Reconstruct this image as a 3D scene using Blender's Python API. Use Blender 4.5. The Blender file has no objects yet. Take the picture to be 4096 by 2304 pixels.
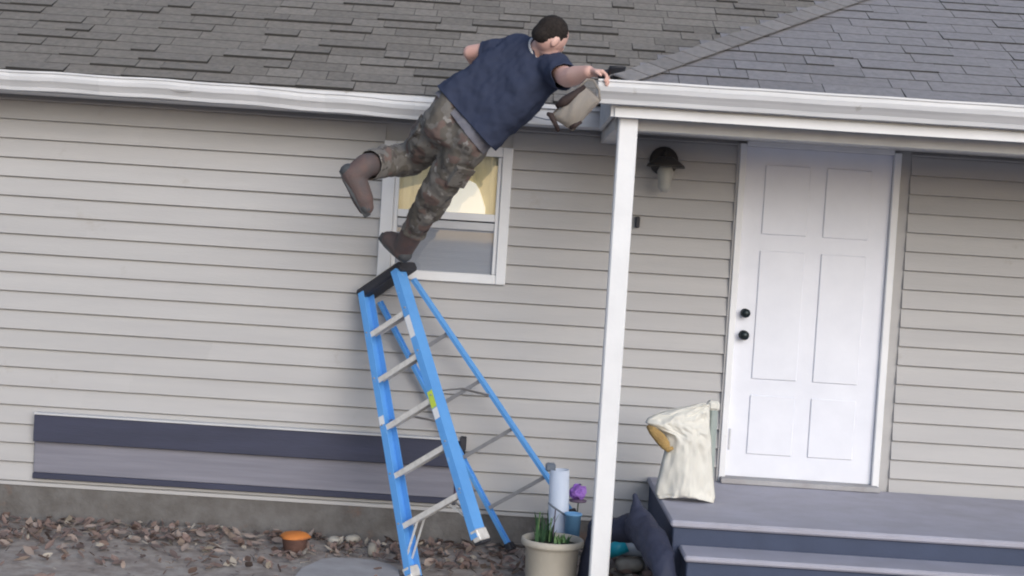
import bpy, bmesh, math, random
from mathutils import Vector, Matrix, Euler, noise
R = math.radians
random.seed(11)
S = bpy.context.scene
COL = S.collection

# ---------------------------------------------------------------- camera, light, exposure
cam = bpy.data.objects.new('camera', bpy.data.cameras.new('camera'))
COL.objects.link(cam); S.camera = cam
_r, _p = R(3.6), R(2.0)
_R0 = Vector((1, 0, 0)); _F = Vector((0, math.cos(_p), -math.sin(_p))); _U0 = Vector((0, math.sin(_p), math.cos(_p)))
_Rv = _R0*math.cos(_r) + _U0*math.sin(_r); _Uv = -_R0*math.sin(_r) + _U0*math.cos(_r)
_M = Matrix((_Rv, _Uv, -_F)).transposed().to_4x4(); _M.translation = Vector((0, -9.5, 1.95))
cam.matrix_world = _M
cam.data.sensor_width = 36; cam.data.lens = 1530/1024*36
cam.data.clip_start = .1; cam.data.clip_end = 600

W = bpy.data.worlds.new('World'); S.world = W; W.use_nodes = True
nt = W.node_tree; bg = nt.nodes['Background']
sky = nt.nodes.new('ShaderNodeTexSky'); sky.sky_type = 'NISHITA'; sky.sun_disc = False
SUN_EL, SUN_AZ = 24, 156            # degrees, azimuth clockwise from +y
sky.sun_elevation = R(SUN_EL); sky.sun_rotation = R(SUN_AZ)
sky.air_density = 1.0; sky.dust_density = 2.0; sky.ozone_density = 1.0
nt.links.new(sky.outputs[0], bg.inputs[0]); bg.inputs[1].default_value = .15
sl = bpy.data.lights.new('sun', 'SUN'); sl.energy = 1.5; sl.angle = R(44); sl.color = (.79, .885, 1)
sun = bpy.data.objects.new('sun', sl); COL.objects.link(sun)
d = Vector((math.sin(R(SUN_AZ))*math.cos(R(SUN_EL)), math.cos(R(SUN_AZ))*math.cos(R(SUN_EL)), math.sin(R(SUN_EL))))
sun.rotation_euler = (-d).to_track_quat('-Z', 'Y').to_euler(); sun.location = d*30
S.view_settings.view_transform = 'Standard'; S.view_settings.look = 'None'
S.view_settings.exposure = .06; S.view_settings.gamma = 1.0; S.view_settings.use_curve_mapping = False

S.cycles.filter_width = 2.0

# ---------------------------------------------------------------- materials
def mat(name, col, rough=.7, col2=None, scale=6, amt=.5, bump=0, bscale=60, metal=0, spec=.35, stretch=None, rnd=0, detail=5, wear=None):
    m = bpy.data.materials.new(name); m.use_nodes = True
    t = m.node_tree; n = t.nodes; l = t.links; b = n['Principled BSDF']
    b.inputs['Base Color'].default_value = (*col, 1); b.inputs['Roughness'].default_value = rough
    b.inputs['Metallic'].default_value = metal; b.inputs['Specular IOR Level'].default_value = spec
    tc = n.new('ShaderNodeTexCoord'); mp = n.new('ShaderNodeMapping'); l.new(tc.outputs['Object'], mp.inputs[0])
    if stretch: mp.inputs['Scale'].default_value = stretch
    col2 = col2 or tuple(c*.78 for c in col)
    nz = n.new('ShaderNodeTexNoise'); nz.inputs['Scale'].default_value = scale; nz.inputs['Detail'].default_value = detail
    nz.inputs['Roughness'].default_value = .6
    l.new(mp.outputs[0], nz.inputs['Vector'])
    rp = n.new('ShaderNodeValToRGB'); rp.color_ramp.elements[0].position = .5-.22/amt*.5 if amt else .3; rp.color_ramp.elements[1].position = .5+.22/amt*.5 if amt else .7
    rp.color_ramp.elements[0].color = (*col2, 1); rp.color_ramp.elements[1].color = (*col, 1)
    l.new(nz.outputs[0], rp.inputs[0]); out = rp.outputs[0]
    if rnd:
        oi = n.new('ShaderNodeObjectInfo'); mr = n.new('ShaderNodeMapRange')
        mr.inputs['To Min'].default_value = 1-rnd; mr.inputs['To Max'].default_value = 1+rnd
        l.new(oi.outputs['Random'], mr.inputs['Value'])
        mx = n.new('ShaderNodeMix'); mx.data_type = 'RGBA'; mx.blend_type = 'MULTIPLY'; mx.inputs[0].default_value = 1
        cb = n.new('ShaderNodeCombineColor')
        for k in range(3): l.new(mr.outputs[0], cb.inputs[k])
        l.new(out, mx.inputs[6]); l.new(cb.outputs[0], mx.inputs[7]); out = mx.outputs[2]
    if wear:
        wc, wt, ws = wear
        w = n.new('ShaderNodeTexNoise'); w.inputs['Scale'].default_value = ws; w.inputs['Detail'].default_value = 8; w.inputs['Roughness'].default_value = .7
        l.new(tc.outputs['Object'], w.inputs['Vector'])
        wr = n.new('ShaderNodeValToRGB'); wr.color_ramp.elements[0].position = wt; wr.color_ramp.elements[1].position = wt+.12
        l.new(w.outputs[0], wr.inputs[0])
        mx = n.new('ShaderNodeMix'); mx.data_type = 'RGBA'; l.new(wr.outputs[0], mx.inputs[0]); l.new(out, mx.inputs[6])
        mx.inputs[7].default_value = (*wc, 1); out = mx.outputs[2]
    l.new(out, b.inputs['Base Color'])
    if bump:
        bz = n.new('ShaderNodeTexNoise'); bz.inputs['Scale'].default_value = bscale; bz.inputs['Detail'].default_value = 6
        l.new(mp.outputs[0], bz.inputs['Vector'])
        bp = n.new('ShaderNodeBump'); bp.inputs['Strength'].default_value = bump; bp.inputs['Distance'].default_value = .01
        l.new(bz.outputs[0], bp.inputs['Height']); l.new(bp.outputs[0], b.inputs['Normal'])
    return m

M = {}
M['siding'] = mat('siding_vinyl', (.45, .445, .45), .62, (.40, .395, .405), 3, .5, .12, 90, stretch=(.25, 1, 3), rnd=.03, wear=((.37, .35, .34), .62, 4))
M['white'] = mat('white_paint', (.80, .81, .84), .5, (.70, .71, .74), 4, .4, .06, 50, wear=((.55, .54, .53), .67, 7))
M['gutter'] = mat('gutter_metal', (.74, .75, .79), .42, (.56, .57, .60), 5, .4, .06, 30, stretch=(.4, 2, 6), wear=((.42, .41, .40), .63, 9))
M['fascia'] = mat('fascia_paint', (.62, .63, .66), .6, (.45, .46, .49), 6, .4, .08, 50, stretch=(.5, 2, 3))
M['beam'] = mat('beam_paint', (.55, .55, .56), .6, (.46, .46, .47), 6, .4, .06, 50)
M['shingle'] = mat('asphalt_shingle', (.285, .262, .24), .95, (.20, .185, .17), 26, .55, .8, 220, spec=.1, rnd=.14)
M['shingle2'] = mat('asphalt_shingle_porch', (.31, .30, .32), .95, (.235, .23, .245), 26, .55, .8, 220, spec=.1, rnd=.08)
M['edge'] = mat('asphalt_edge_shade', (.045, .043, .042), .95)  # dark cut asphalt, also painting in the shadow dashes along the courses
M['deck'] = mat('roof_felt', (.06, .06, .06), .95)
M['found'] = mat('foundation_block', (.17, .165, .165), .9, (.10, .092, .088), 7, .5, .6, 40, wear=((.16, .11, .09), .60, 3))
M['dirt'] = mat('dirt', (.42, .385, .36), .95, (.25, .215, .20), 9, .6, .9, 50, spec=.1, wear=((.44, .42, .40), .56, 3))
M['slab'] = mat('concrete', (.40, .40, .42), .85, (.31, .30, .31), 7, .5, .35, 60, wear=((.22, .18, .16), .66, 6))
M['steps'] = mat('porch_step_paint', (.41, .41, .49), .7, (.34, .335, .39), 5, .5, .15, 60, wear=((.22, .2, .2), .68, 7))
M['riser'] = mat('porch_riser_paint', (.056, .073, .128), .7, (.046, .06, .105), 6, .5, .15, 60, wear=((.26, .25, .28), .73, 9))
M['blue'] = mat('blue_fibreglass', (.13, .38, .80), .42, (.10, .31, .70), 5, .4, .05, 80, wear=((.42, .55, .74), .64, 22))
M['alu'] = mat('aluminium', (.70, .69, .68), .45, (.52, .51, .50), 30, .5, .08, 120, metal=.1)
M['black'] = mat('black_plastic', (.022, .024, .032), .55, (.04, .04, .05), 12, .5, .1, 80)
M['yellow'] = mat('yellow_sticker', (.62, .72, .06), .5, (.45, .6, .1), 40, .4)
M['red'] = mat('red_sticker', (.5, .08, .05), .5)
M['navy'] = mat('navy_cotton', (.042, .052, .092), .9, (.036, .045, .080), 4, .5, .08, 200, spec=.15)
M['skin'] = mat('skin', (.70, .47, .41), .55, (.64, .37, .32), 9, .5, .08, 120, spec=.4)
M['hair'] = mat('hair', (.040, .032, .030), .8, (.018, .015, .014), 60, .5, .9, 160, spec=.2)
M['band'] = mat('waistband', (.17, .17, .20), .85, (.12, .12, .15), 20, .5, .3, 150)
M['leather'] = mat('brown_leather', (.135, .085, .078), .7, (.075, .073, .08), 9, .5, .3, 90)
M['sole'] = mat('rubber_sole', (.075, .08, .09), .7, (.055, .06, .066), 20, .5, .3, 60)
M['canvas'] = mat('canvas', (.30, .275, .25), .9, (.235, .21, .19), 7, .5, .4, 240, spec=.15)
M['strap'] = mat('dark_strap', (.045, .028, .026), .7, (.03, .02, .02), 20, .5, .2, 100)
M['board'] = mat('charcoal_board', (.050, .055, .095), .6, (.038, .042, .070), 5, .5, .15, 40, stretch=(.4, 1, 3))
M['midpanel'] = mat('grey_shade_panel', (.24, .24, .29), .7, (.17, .17, .21), 3, .5, .15, 30, stretch=(.3, 1, 6))
M['rail_grey'] = mat('dull_grey_metal', (.34, .34, .36), .5, (.26, .26, .27), 20, .5, metal=.1)
M['mauve'] = mat('mauve_paint', (.13, .09, .15), .6)
M['pot'] = mat('beige_plastic', (.50, .47, .41), .6, (.42, .39, .34), 5, .5, .1, 60, wear=((.3, .27, .23), .68, 7))
M['soil'] = mat('potting_soil', (.035, .045, .030), .95, (.02, .02, .015), 30, .5, 1, 60)
M['leaf'] = mat('plant_leaf', (.05, .12, .05), .6, (.03, .07, .04), 12, .5, rnd=.3)
M['leaf2'] = mat('plant_leaf_pale', (.20, .34, .14), .6, (.10, .2, .08), 12, .5, rnd=.2)
M['tube'] = mat('white_tube_plastic', (.62, .69, .82), .4, (.55, .62, .76), 6, .5)
M['tubecap'] = mat('grey_cap', (.16, .19, .24), .5)
M['bucket'] = mat('light_blue_plastic', (.20, .42, .70), .4, (.16, .36, .62), 6, .5)
M['purple'] = mat('purple_petals', (.36, .18, .62), .6, (.22, .10, .42), 14, .5, rnd=.15)
M['stem'] = mat('dark_stem', (.06, .08, .05), .7)
M['tarp'] = mat('navy_tarp', (.035, .042, .078), .7, (.026, .030, .055), 6, .5, .2, 60)
M['sack'] = mat('cream_cloth', (.72, .71, .66), .9, (.62, .61, .57), 5, .5, .25, 180, spec=.15)
M['frayed'] = mat('tan_batting', (.45, .31, .12), .95, (.22, .13, .06), 9, .5, .8, 90)
M['clearbag'] = mat('grey_green_plastic', (.36, .41, .40), .35, (.28, .33, .32), 9, .5)
M['terra'] = mat('terracotta', (.26, .15, .13), .85, (.17, .10, .09), 9, .5, .4, 60)
M['orange'] = mat('orange_rim', (.62, .22, .05), .7, (.45, .15, .04), 12, .5)
M['stone'] = mat('pale_stone', (.42, .40, .36), .85, (.28, .26, .24), 12, .5, .5, 40, rnd=.25)
M['brownstone'] = mat('brown_stone', (.20, .14, .125), .85, (.13, .09, .08), 12, .5, .5, 40, rnd=.25)
M['teal'] = mat('teal_plastic', (.02, .36, .50), .4, (.02, .30, .42), 9, .5)
M['bottle'] = mat('cloudy_plastic', (.36, .42, .50), .3, (.28, .33, .40), 9, .5)
M['curtain'] = mat('cream_curtain', (.80, .76, .60), .9, (.74, .66, .40), 3, .5, .15, 100)
M['shade'] = mat('white_shade', (.88, .88, .86), .9, (.84, .84, .80), 5, .4)
b_ = M['shade'].node_tree.nodes['Principled BSDF']; b_.inputs['Emission Color'].default_value = (1, .95, .82, 1); b_.inputs['Emission Strength'].default_value = .45
M['screen'] = mat('grey_blind', (.40, .43, .52), .8, (.34, .37, .45), 6, .5, stretch=(.3, 1, 6))
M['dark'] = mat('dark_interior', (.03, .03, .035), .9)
M['bronze'] = mat('dark_bronze', (.060, .056, .054), .5, metal=.3)
M['frost'] = mat('frosted_glass', (.42, .42, .40), .35)
M['eye'] = mat('eye_white', (.7, .7, .7), .3)
M['door'] = mat('door_paint', (.78, .80, .88), .45, (.70, .72, .80), 4, .4, .05, 40)
M['knob'] = mat('dark_knob', (.03, .04, .045), .35, metal=.6)

def glass_mat():
    m = bpy.data.materials.new('window_glass'); m.use_nodes = True
    t = m.node_tree; n = t.nodes; l = t.links; n.clear()
    o = n.new('ShaderNodeOutputMaterial'); tr = n.new('ShaderNodeBsdfTransparent'); tr.inputs[0].default_value = (.97, .97, .96, 1)
    g = n.new('ShaderNodeBsdfGlossy'); g.inputs['Roughness'].default_value = .03
    mx = n.new('ShaderNodeMixShader'); mx.inputs[0].default_value = .07; l.new(tr.outputs[0], mx.inputs[1]); l.new(g.outputs[0], mx.inputs[2])
    l.new(mx.outputs[0], o.inputs[0]); return m
M['glass'] = glass_mat()

def camo_mat():
    m = bpy.data.materials.new('camo_cotton'); m.use_nodes = True
    t = m.node_tree; n = t.nodes; l = t.links; b = n['Principled BSDF']; b.inputs['Roughness'].default_value = .9
    b.inputs['Specular IOR Level'].default_value = .15
    tc = n.new('ShaderNodeTexCoord')
    out = None
    base = (.165, .157, .150)
    for k, (col, sc, th) in enumerate([((.120, .110, .100), 11, .50), ((.150, .112, .104), 9, .56), ((.26, .25, .245), 17, .64), ((.085, .076, .074), 15, .62)]):
        mp = n.new('ShaderNodeMapping'); mp.inputs['Location'].default_value = (k*3.1, k*1.7, k*2.3); l.new(tc.outputs['Object'], mp.inputs[0])
        z = n.new('ShaderNodeTexNoise'); z.inputs['Scale'].default_value = sc; z.inputs['Detail'].default_value = 2.5; l.new(mp.outputs[0], z.inputs['Vector'])
        r = n.new('ShaderNodeValToRGB'); r.color_ramp.elements[0].position = th; r.color_ramp.elements[1].position = th+.03; l.new(z.outputs[0], r.inputs[0])
        mx = n.new('ShaderNodeMix'); mx.data_type = 'RGBA'; l.new(r.outputs[0], mx.inputs[0])
        if out is None: mx.inputs[6].default_value = (*base, 1)
        else: l.new(out, mx.inputs[6])
        mx.inputs[7].default_value = (*col, 1); out = mx.outputs[2]
    l.new(out, b.inputs['Base Color'])
    return m
M['camo'] = camo_mat()

# ---------------------------------------------------------------- helpers
def link(name, me, m=None, parent=None):
    o = bpy.data.objects.new(name, me); COL.objects.link(o)
    if m and me and not me.materials: me.materials.append(M[m])
    if parent: o.parent = parent
    return o
def obj(name, bm, m, parent=None, smooth=False, bevel=0):
    if bevel:
        bmesh.ops.bevel(bm, geom=[e for e in bm.edges], offset=bevel, segments=1, affect='EDGES', clamp_overlap=True)
    bmesh.ops.recalc_face_normals(bm, faces=bm.faces)
    me = bpy.data.meshes.new(name); bm.to_mesh(me); bm.free()
    if smooth:
        for p in me.polygons: p.use_smooth = True
    return link(name, me, m, parent)
def tag(o, label=None, cat=None, group=None, kind=None):
    if label: o['label'] = label
    if cat: o['category'] = cat
    if group: o['group'] = group
    if kind: o['kind'] = kind
    return o
def thing(name, label, cat, loc=(0, 0, 0), group=None):
    o = bpy.data.objects.new(name, None); COL.objects.link(o); o.location = loc
    return tag(o, label, cat, group)
def bx(bm, x0, x1, y0, y1, z0, z1, mx=None):
    v = [bm.verts.new((x, y, z)) for x in (x0, x1) for y in (y0, y1) for z in (z0, z1)]
    for f in ((0, 1, 3, 2), (4, 6, 7, 5), (0, 4, 5, 1), (2, 3, 7, 6), (0, 2, 6, 4), (1, 5, 7, 3)):
        bm.faces.new([v[i] for i in f])
    if mx is not None: bmesh.ops.transform(bm, matrix=mx, verts=v)
    return v
def box(name, x0, x1, y0, y1, z0, z1, m, parent=None, bevel=.003, off=(0, 0, 0)):
    bm = bmesh.new(); bx(bm, x0-off[0], x1-off[0], y0-off[1], y1-off[1], z0-off[2], z1-off[2]); return obj(name, bm, m, parent, bevel=bevel)
def frame(dirv, up=Vector((0, 0, 1))):
    z = Vector(dirv).normalized(); x = Vector(up).cross(z)
    if x.length < 1e-4: x = Vector((1, 0, 0)).cross(z)
    x.normalize(); y = z.cross(x)
    return Matrix((x, y, z)).transposed()
def tube(bm, pts, rad, seg=10, cap=True):
    pts = [Vector(p) for p in pts]; rings = []
    if not hasattr(rad, '__len__'): rad = [rad]*len(pts)
    for i, p in enumerate(pts):
        d_ = (pts[min(i+1, len(pts)-1)]-pts[max(i-1, 0)]); Fm = frame(d_, (0.13, .9, .2))
        rings.append([bm.verts.new(p+Fm @ Vector((math.cos(a)*rad[i], math.sin(a)*rad[i], 0))) for a in [k*2*math.pi/seg for k in range(seg)]])
    for a, b in zip(rings, rings[1:]):
        for k in range(seg): bm.faces.new((a[k], a[(k+1) % seg], b[(k+1) % seg], b[k]))
    if cap: bm.faces.new(rings[0][::-1]); bm.faces.new(rings[-1])
def bar(bm, a, b, w, h, up=(0, 0, 1)):
    a = Vector(a); b = Vector(b); Fm = frame(b-a, up).to_4x4(); Fm.translation = a
    bx(bm, -w/2, w/2, -h/2, h/2, 0, (b-a).length, Fm)
def lathe(bm, prof, seg=28, c=(0, 0, 0), wob=0):
    rings = []
    for r_, z in prof:
        rings.append([bm.verts.new((c[0]+math.cos(a)*r_*(1+wob*math.sin(3*a)), c[1]+math.sin(a)*r_*(1+wob*math.sin(2*a)), c[2]+z)) for a in [k*2*math.pi/seg for k in range(seg)]])
    for a, b in zip(rings, rings[1:]):
        for k in range(seg): bm.faces.new((a[k], a[(k+1) % seg], b[(k+1) % seg], b[k]))
def ell(bm, c, r, rot=None, seg=16):
    m_ = Matrix.Translation(Vector(c)) @ ((rot.to_4x4()) if rot is not None else Matrix.Identity(4)) @ Matrix.Diagonal((*r, 1))
    bmesh.ops.create_uvsphere(bm, u_segments=seg, v_segments=seg//2+2, radius=1, matrix=m_)
def caps(bm, a, ra, b, rb):
    a = Vector(a); b = Vector(b); L = (b-a).length; Fm = frame(b-a, (.1, .9, .3)); prof = []
    for k in range(5): t = -math.pi/2+k*math.pi/8; prof.append((max(.0008, math.cos(t)*ra), math.sin(t)*ra))
    for k in range(5): t = k*math.pi/8; prof.append((max(.0008, math.cos(t)*rb), L+math.sin(t)*rb))
    rings = [[bm.verts.new(a+Fm @ Vector((math.cos(q)*r_, math.sin(q)*r_, z))) for q in [j*math.pi/7 for j in range(14)]] for r_, z in prof]
    for u, v in zip(rings, rings[1:]):
        for k in range(14): bm.faces.new((u[k], u[(k+1) % 14], v[(k+1) % 14], v[k]))
    bm.faces.new(rings[0][::-1]); bm.faces.new(rings[-1])
def blob(name, capsules, ells, m, parent, voxel=.01, smooth=8, cuts=(), disp=None, thick=0):
    bm = bmesh.new()
    for c in capsules: caps(bm, *c)
    for e in ells: ell(bm, *e)
    me = bpy.data.meshes.new('tmp'); bm.to_mesh(me); bm.free()
    o = bpy.data.objects.new('tmp', me); COL.objects.link(o)
    r_ = o.modifiers.new('r', 'REMESH'); r_.mode = 'VOXEL'; r_.voxel_size = voxel; r_.use_smooth_shade = True
    s_ = o.modifiers.new('s', 'SMOOTH'); s_.iterations = smooth; s_.factor = .5
    for (sc, st) in (disp or []):
        tx = bpy.data.textures.new('fold', 'CLOUDS'); tx.noise_scale = sc; tx.noise_depth = 2
        dd = o.modifiers.new('d', 'DISPLACE'); dd.texture = tx; dd.strength = st; dd.mid_level = .5; dd.texture_coords = 'LOCAL'
    dg = bpy.context.evaluated_depsgraph_get(); dg.update()
    me2 = bpy.data.meshes.new_from_object(o.evaluated_get(dg)); bpy.data.objects.remove(o); bpy.data.meshes.remove(me)
    me2.name = name
    bm = bmesh.new(); bm.from_mesh(me2)
    for ct in cuts:
        co, no = Vector(ct[0]), Vector(ct[1]).normalized()
        if len(ct) < 3:
            bmesh.ops.bisect_plane(bm, geom=bm.verts[:]+bm.edges[:]+bm.faces[:], plane_co=co, plane_no=no, clear_outer=True)
        else:
            near = [f for f in bm.faces if (f.calc_center_median()-co).length < ct[2]]
            gg = set(near); [gg.update(f.edges) for f in near]; [gg.update(f.verts) for f in near]
            bmesh.ops.bisect_plane(bm, geom=list(gg), plane_co=co, plane_no=no)
            bmesh.ops.delete(bm, geom=[f for f in bm.faces if (f.calc_center_median()-co).length < ct[2] and (f.calc_center_median()-co).dot(no) > 1e-5], context='FACES')
    bm.to_mesh(me2); bm.free(); me2.materials.clear()
    for p in me2.polygons: p.use_smooth = True
    o2 = link(name, me2, m, parent)
    if thick:
        k = o2.modifiers.new('thickness', 'SOLIDIFY'); k.thickness = thick; k.offset = -1
    return o2
def seg_chain(pts, rad): return [(pts[i], rad[i], pts[i+1], rad[i+1]) for i in range(len(pts)-1)]

# ---------------------------------------------------------------- ground
def ground_h(x, y):
    return .010*math.sin(3.1*x+1.2)*math.cos(2.3*y)+.006*math.sin(9*x+5*y)
bm = bmesh.new()
xs = [-300, -60, -15, -6]+[-5+.125*i for i in range(81)]+[6, 15, 60, 300]
ys = [-300, -60, -20, -8]+[-4+.125*i for i in range(35)]+[2, 15, 60, 300]
gv = [[bm.verts.new((x, y, ground_h(x, y)-.012 if abs(x) < 5.1 and -4.1 < y < 1 else -.012)) for x in xs] for y in ys]
for j in range(len(ys)-1):
    for i in range(len(xs)-1): bm.faces.new((gv[j][i], gv[j][i+1], gv[j+1][i+1], gv[j+1][i]))
g = obj('ground', bm, 'dirt', smooth=True); tag(g, kind='structure')
# concrete path slabs
bm = bmesh.new()
def prism(bm, poly, z0, z1):
    a = [bm.verts.new((x, y, z0)) for x, y in poly]; b = [bm.verts.new((x, y, z1)) for x, y in poly]
    bm.faces.new(a[::-1]); bm.faces.new(b)
    for k in range(len(poly)): bm.faces.new((a[k], a[(k+1) % len(poly)], b[(k+1) % len(poly)], b[k]))
prism(bm, [(-1.12, -1.9), (-1.08, -1.0), (-1.0, -.74), (-.93, -.68), (-.80, -.66), (-.70, -.68), (-.60, -.76), (-.54, -.88), (-.52, -1.1), (-.50, -1.9)], -.05, .016)
p_ = obj('path', bm, 'slab', bevel=.006); tag(p_, kind='structure')

# ---------------------------------------------------------------- house
house = thing('house', 'low house with pale grey lap siding, white gutters and a brown shingle roof', 'house')
WX = 5.5; EXPO = .118; ZS = .218
WIN = (-.842, -.045, 1.634, 2.482); DOOR = (1.352, 2.42, .49, 2.60)
bm = bmesh.new()
bx(bm, -WX, WIN[0], .004, .16, .0, 2.62); bx(bm, WIN[0], WIN[1], .004, .16, .0, WIN[2]); bx(bm, WIN[0], WIN[1], .004, .16, WIN[3], 2.62)
bx(bm, WIN[1], WX, .004, .16, .0, 2.62)
bx(bm, -WX, -WX+.15, .163, 7, 0, 2.62); bx(bm, WX-.15, WX, .163, 7, 0, 2.62); bx(bm, -WX+.153, WX-.153, 6.85, 7, 0, 2.62)
obj('wall', bm, 'siding', house)
box('foundation', -WX, WX, -.012, .002, -.1, .206, 'found', house)
def siding(x0, x1, z0, z1):
    bm = bmesh.new()
    pr = [(-.003, z1+.004), (-.005, z1-.012), (-.0205, z0+.018), (-.022, z0+.013), (-.0165, z0+.0105), (.003, z0+.0105), (.003, z1+.004)]
    n = max(2, int((x1-x0)/.5)); rings = []
    for i in range(n+1):
        x = x0+(x1-x0)*i/n; w = random.uniform(-.0012, .0012) if 0 < i < n else 0
        rings.append([bm.verts.new((x, y+w*(y < 0), z)) for y, z in pr])
    for a, b in zip(rings, rings[1:]):
        for k in range(len(pr)): bm.faces.new((a[k], a[(k+1) % len(pr)], b[(k+1) % len(pr)], b[k]))
    bm.faces.new(rings[0][::-1]); bm.faces.new(rings[-1])
    obj('siding_board', bm, 'siding', house)
z = ZS
while z < 2.60:
    z1 = min(z+EXPO, 2.625)
    segs = [(-WX, WX)]
    def cut(s, a, b):
        o = []
        for p, q in s:
            if b <= p or a >= q: o.append((p, q))
            else:
                if p < a: o.append((p, a))
                if q > b: o.append((b, q))
        return o
    if z1 > WIN[2]+.02 and z < WIN[3]-.02: segs = cut(segs, WIN[0]+.004, WIN[1]-.004)
    if z1 > DOOR[2]+.03: segs = cut(segs, DOOR[0]-.012, DOOR[1])
    for p, q in segs:
        while q-p > 4.2:
            w = random.uniform(2.2, 3.7); siding(p, p+w+.018, z, z1); p += w
            z += .0006; z1 -= .0004
        siding(p, q, z, z1)
    z = round((z-ZS)/EXPO)*EXPO+ZS
    z += EXPO
box('starter_strip', -WX, 1.33, -.021, -.013, .200, .222, 'siding', house, .001)
box('wall_clip', .735, .762, -.055, -.006, 2.04, 2.11, 'black', house, .006)
# corner of siding by the door: J channel
box('door_channel', DOOR[0]-.012, DOOR[0]-.001, -.03, .003, .47, 2.6, 'siding', house, .002)

# window
wn = box('window', WIN[0]+.001, WIN[1]-.001, .02, .15, WIN[2]+.001, WIN[2]+.03, 'white', house, .002)
def wf(x0, x1, z0, z1, y0=-.035, y1=.02, m='white', name='frame'):
    return box(name, x0, x1, y0, y1, z0, z1, m, wn, .004)
x0, x1, z0, z1 = WIN
wf(x0, x0+.078, z0, z1); wf(x1-.062, x1, z0, z1); wf(x0+.079, x1-.063, z1-.06, z1); wf(x0+.079, x1-.063, z0, z0+.058)
wf(x0+.079, x0+.105, z0+.059, z1-.061, -.016, .02, name='sash'); wf(x1-.088, x1-.063, z0+.059, z1-.061, -.016, .02, name='sash')
zm = 2.040
wf(x0+.106, x1-.089, zm-.022, zm+.025, -.02, .02, name='meeting_rail')
wf(x0+.106, x1-.089, zm-.080, zm-.030, -.010, .03, m='fascia', name='sash')
box('pane', x0+.106, x1-.089, .001, .004, zm+.026, z1-.061, 'glass', wn, 0)
box('pane', x0+.106, x1-.089, .001, .004, z0+.059, zm-.09, 'glass', wn, 0)
# curtain with folds behind the upper pane
bm = bmesh.new(); rows = []
for i in range(60):
    x = x0+.08+(x1-x0-.15)*i/59; y = .024+.006*math.sin(i*.9)+.003*math.sin(i*2.3)
    rows.append((bm.verts.new((x, y, zm-.01)), bm.verts.new((x, y+.004, z1-.03))))
for a, b in zip(rows, rows[1:]): bm.faces.new((a[0], b[0], b[1], a[1]))
obj('curtain', bm, 'curtain', wn, True)
bm = bmesh.new(); lathe(bm, [(.145, 0), (.142, .04), (.12, .10), (.10, .15), (.075, .185), (.04, .20), (.001, .203)], 24, (-.34, .0, zm+.026))
bmesh.ops.scale(bm, vec=(1, .02, 1), verts=bm.verts); bmesh.ops.translate(bm, vec=(0, .012, 0), verts=bm.verts)
obj('lampshade', bm, 'shade', wn, True)
bm = bmesh.new(); rows = []
for i in range(29):
    zz = z0+.05+(zm-.06-z0-.05)*i/28
    bx(bm, x0+.09, x1-.075, .014, .017, zz, zz+.0100)
obj('blind', bm, 'screen', wn)
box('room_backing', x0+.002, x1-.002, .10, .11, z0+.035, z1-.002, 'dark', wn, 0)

# door
dr = box('door', 1.395, 2.305, -.006, .003, .535, 2.585, 'door', house, .002)
for a in ((1.353, 1.394, .5, 2.60), (2.306, 2.35, .5, 2.60)): box('door_frame', a[0], a[1], -.042, -.001, a[2], a[3], 'white', dr, .004)
box('door_frame', 1.395, 2.305, -.042, -.001, 2.586, 2.62, 'white', dr, .004)
box('threshold', 1.36, 2.34, -.12, -.001, .502, .534, 'slab', dr, .004)
for a in ((1.52, 1.80), (1.90, 2.18)):
    for q in ((.68, 1.05), (1.15, 1.95), (2.05, 2.48)): box('panel', a[0], a[1], -.016, -.0065, q[0], q[1], 'door', dr, .006)
box('kick_strip', 1.405, 1.417, -.014, -.0065, .70, .83, 'fascia', dr, .002)
for zz, rr in ((1.418, .030), (1.555, .028)):
    bm = bmesh.new(); lathe(bm, [(.001, 0), (rr*.95, .001), (rr, .008), (rr*.6, .014), (rr*.55, .03), (rr*.95, .04), (rr, .055), (rr*.7, .068), (.001, .07)], 20)
    bmesh.ops.rotate(bm, matrix=Matrix.Rotation(R(90), 3, 'X'), verts=bm.verts); bmesh.ops.translate(bm, vec=(1.452, -.006, zz), verts=bm.verts)
    obj('knob' if rr == .030 else 'deadbolt', bm, 'knob', dr, True)

# eaves
SL = .50; EY = -.40; EZ = 2.745
def roofz(y): return EZ+SL*(y-EY)
PX0, PEY, PEZ = .46, -1.46, 2.79
PYM = EY+(PEZ-EZ)/SL             # where the porch eave height meets the main slope
bm = bmesh.new()
def quadslab(bm, pts, t=.03):
    a = [bm.verts.new(p) for p in pts]; b = [bm.verts.new((p[0], p[1], p[2]-t)) for p in pts]
    bm.faces.new(a); bm.faces.new(b[::-1])
    for k in range(len(pts)): bm.faces.new((a[k], b[k], b[(k+1) % len(pts)], a[(k+1) % len(pts)]))
RY = 3.5
quadslab(bm, [(-WX-.3, EY-.0, EZ-.004), (WX+.3, EY, EZ-.004), (WX+.3, RY, roofz(RY)-.004), (-WX-.3, RY, roofz(RY)-.004)])
quadslab(bm, [(-WX-.3, RY+.001, roofz(RY)-.004), (WX+.3, RY+.001, roofz(RY)-.004), (WX+.3, 7.4, EZ-.004), (-WX-.3, 7.4, EZ-.004)])
obj('roof_deck', bm, 'deck', house)
bm = bmesh.new(); T = 1.95
def pz(y): return PEZ+SL*(y-PEY)
quadslab(bm, [(PX0, PEY, PEZ-.004), (WX+.3, PEY, PEZ-.004), (WX+.3, PEY+T, pz(PEY+T)-.004), (PX0+T, PEY+T, pz(PEY+T)-.004)])
quadslab(bm, [(PX0, PEY, PEZ-.004), (PX0+T, PEY+T, PEZ+SL*T-.004), (PX0+T, PYM+T, PEZ+SL*T-.004), (PX0, PYM, PEZ-.004)], .02)
obj('porch_roof_deck', bm, 'deck', house)
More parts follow.
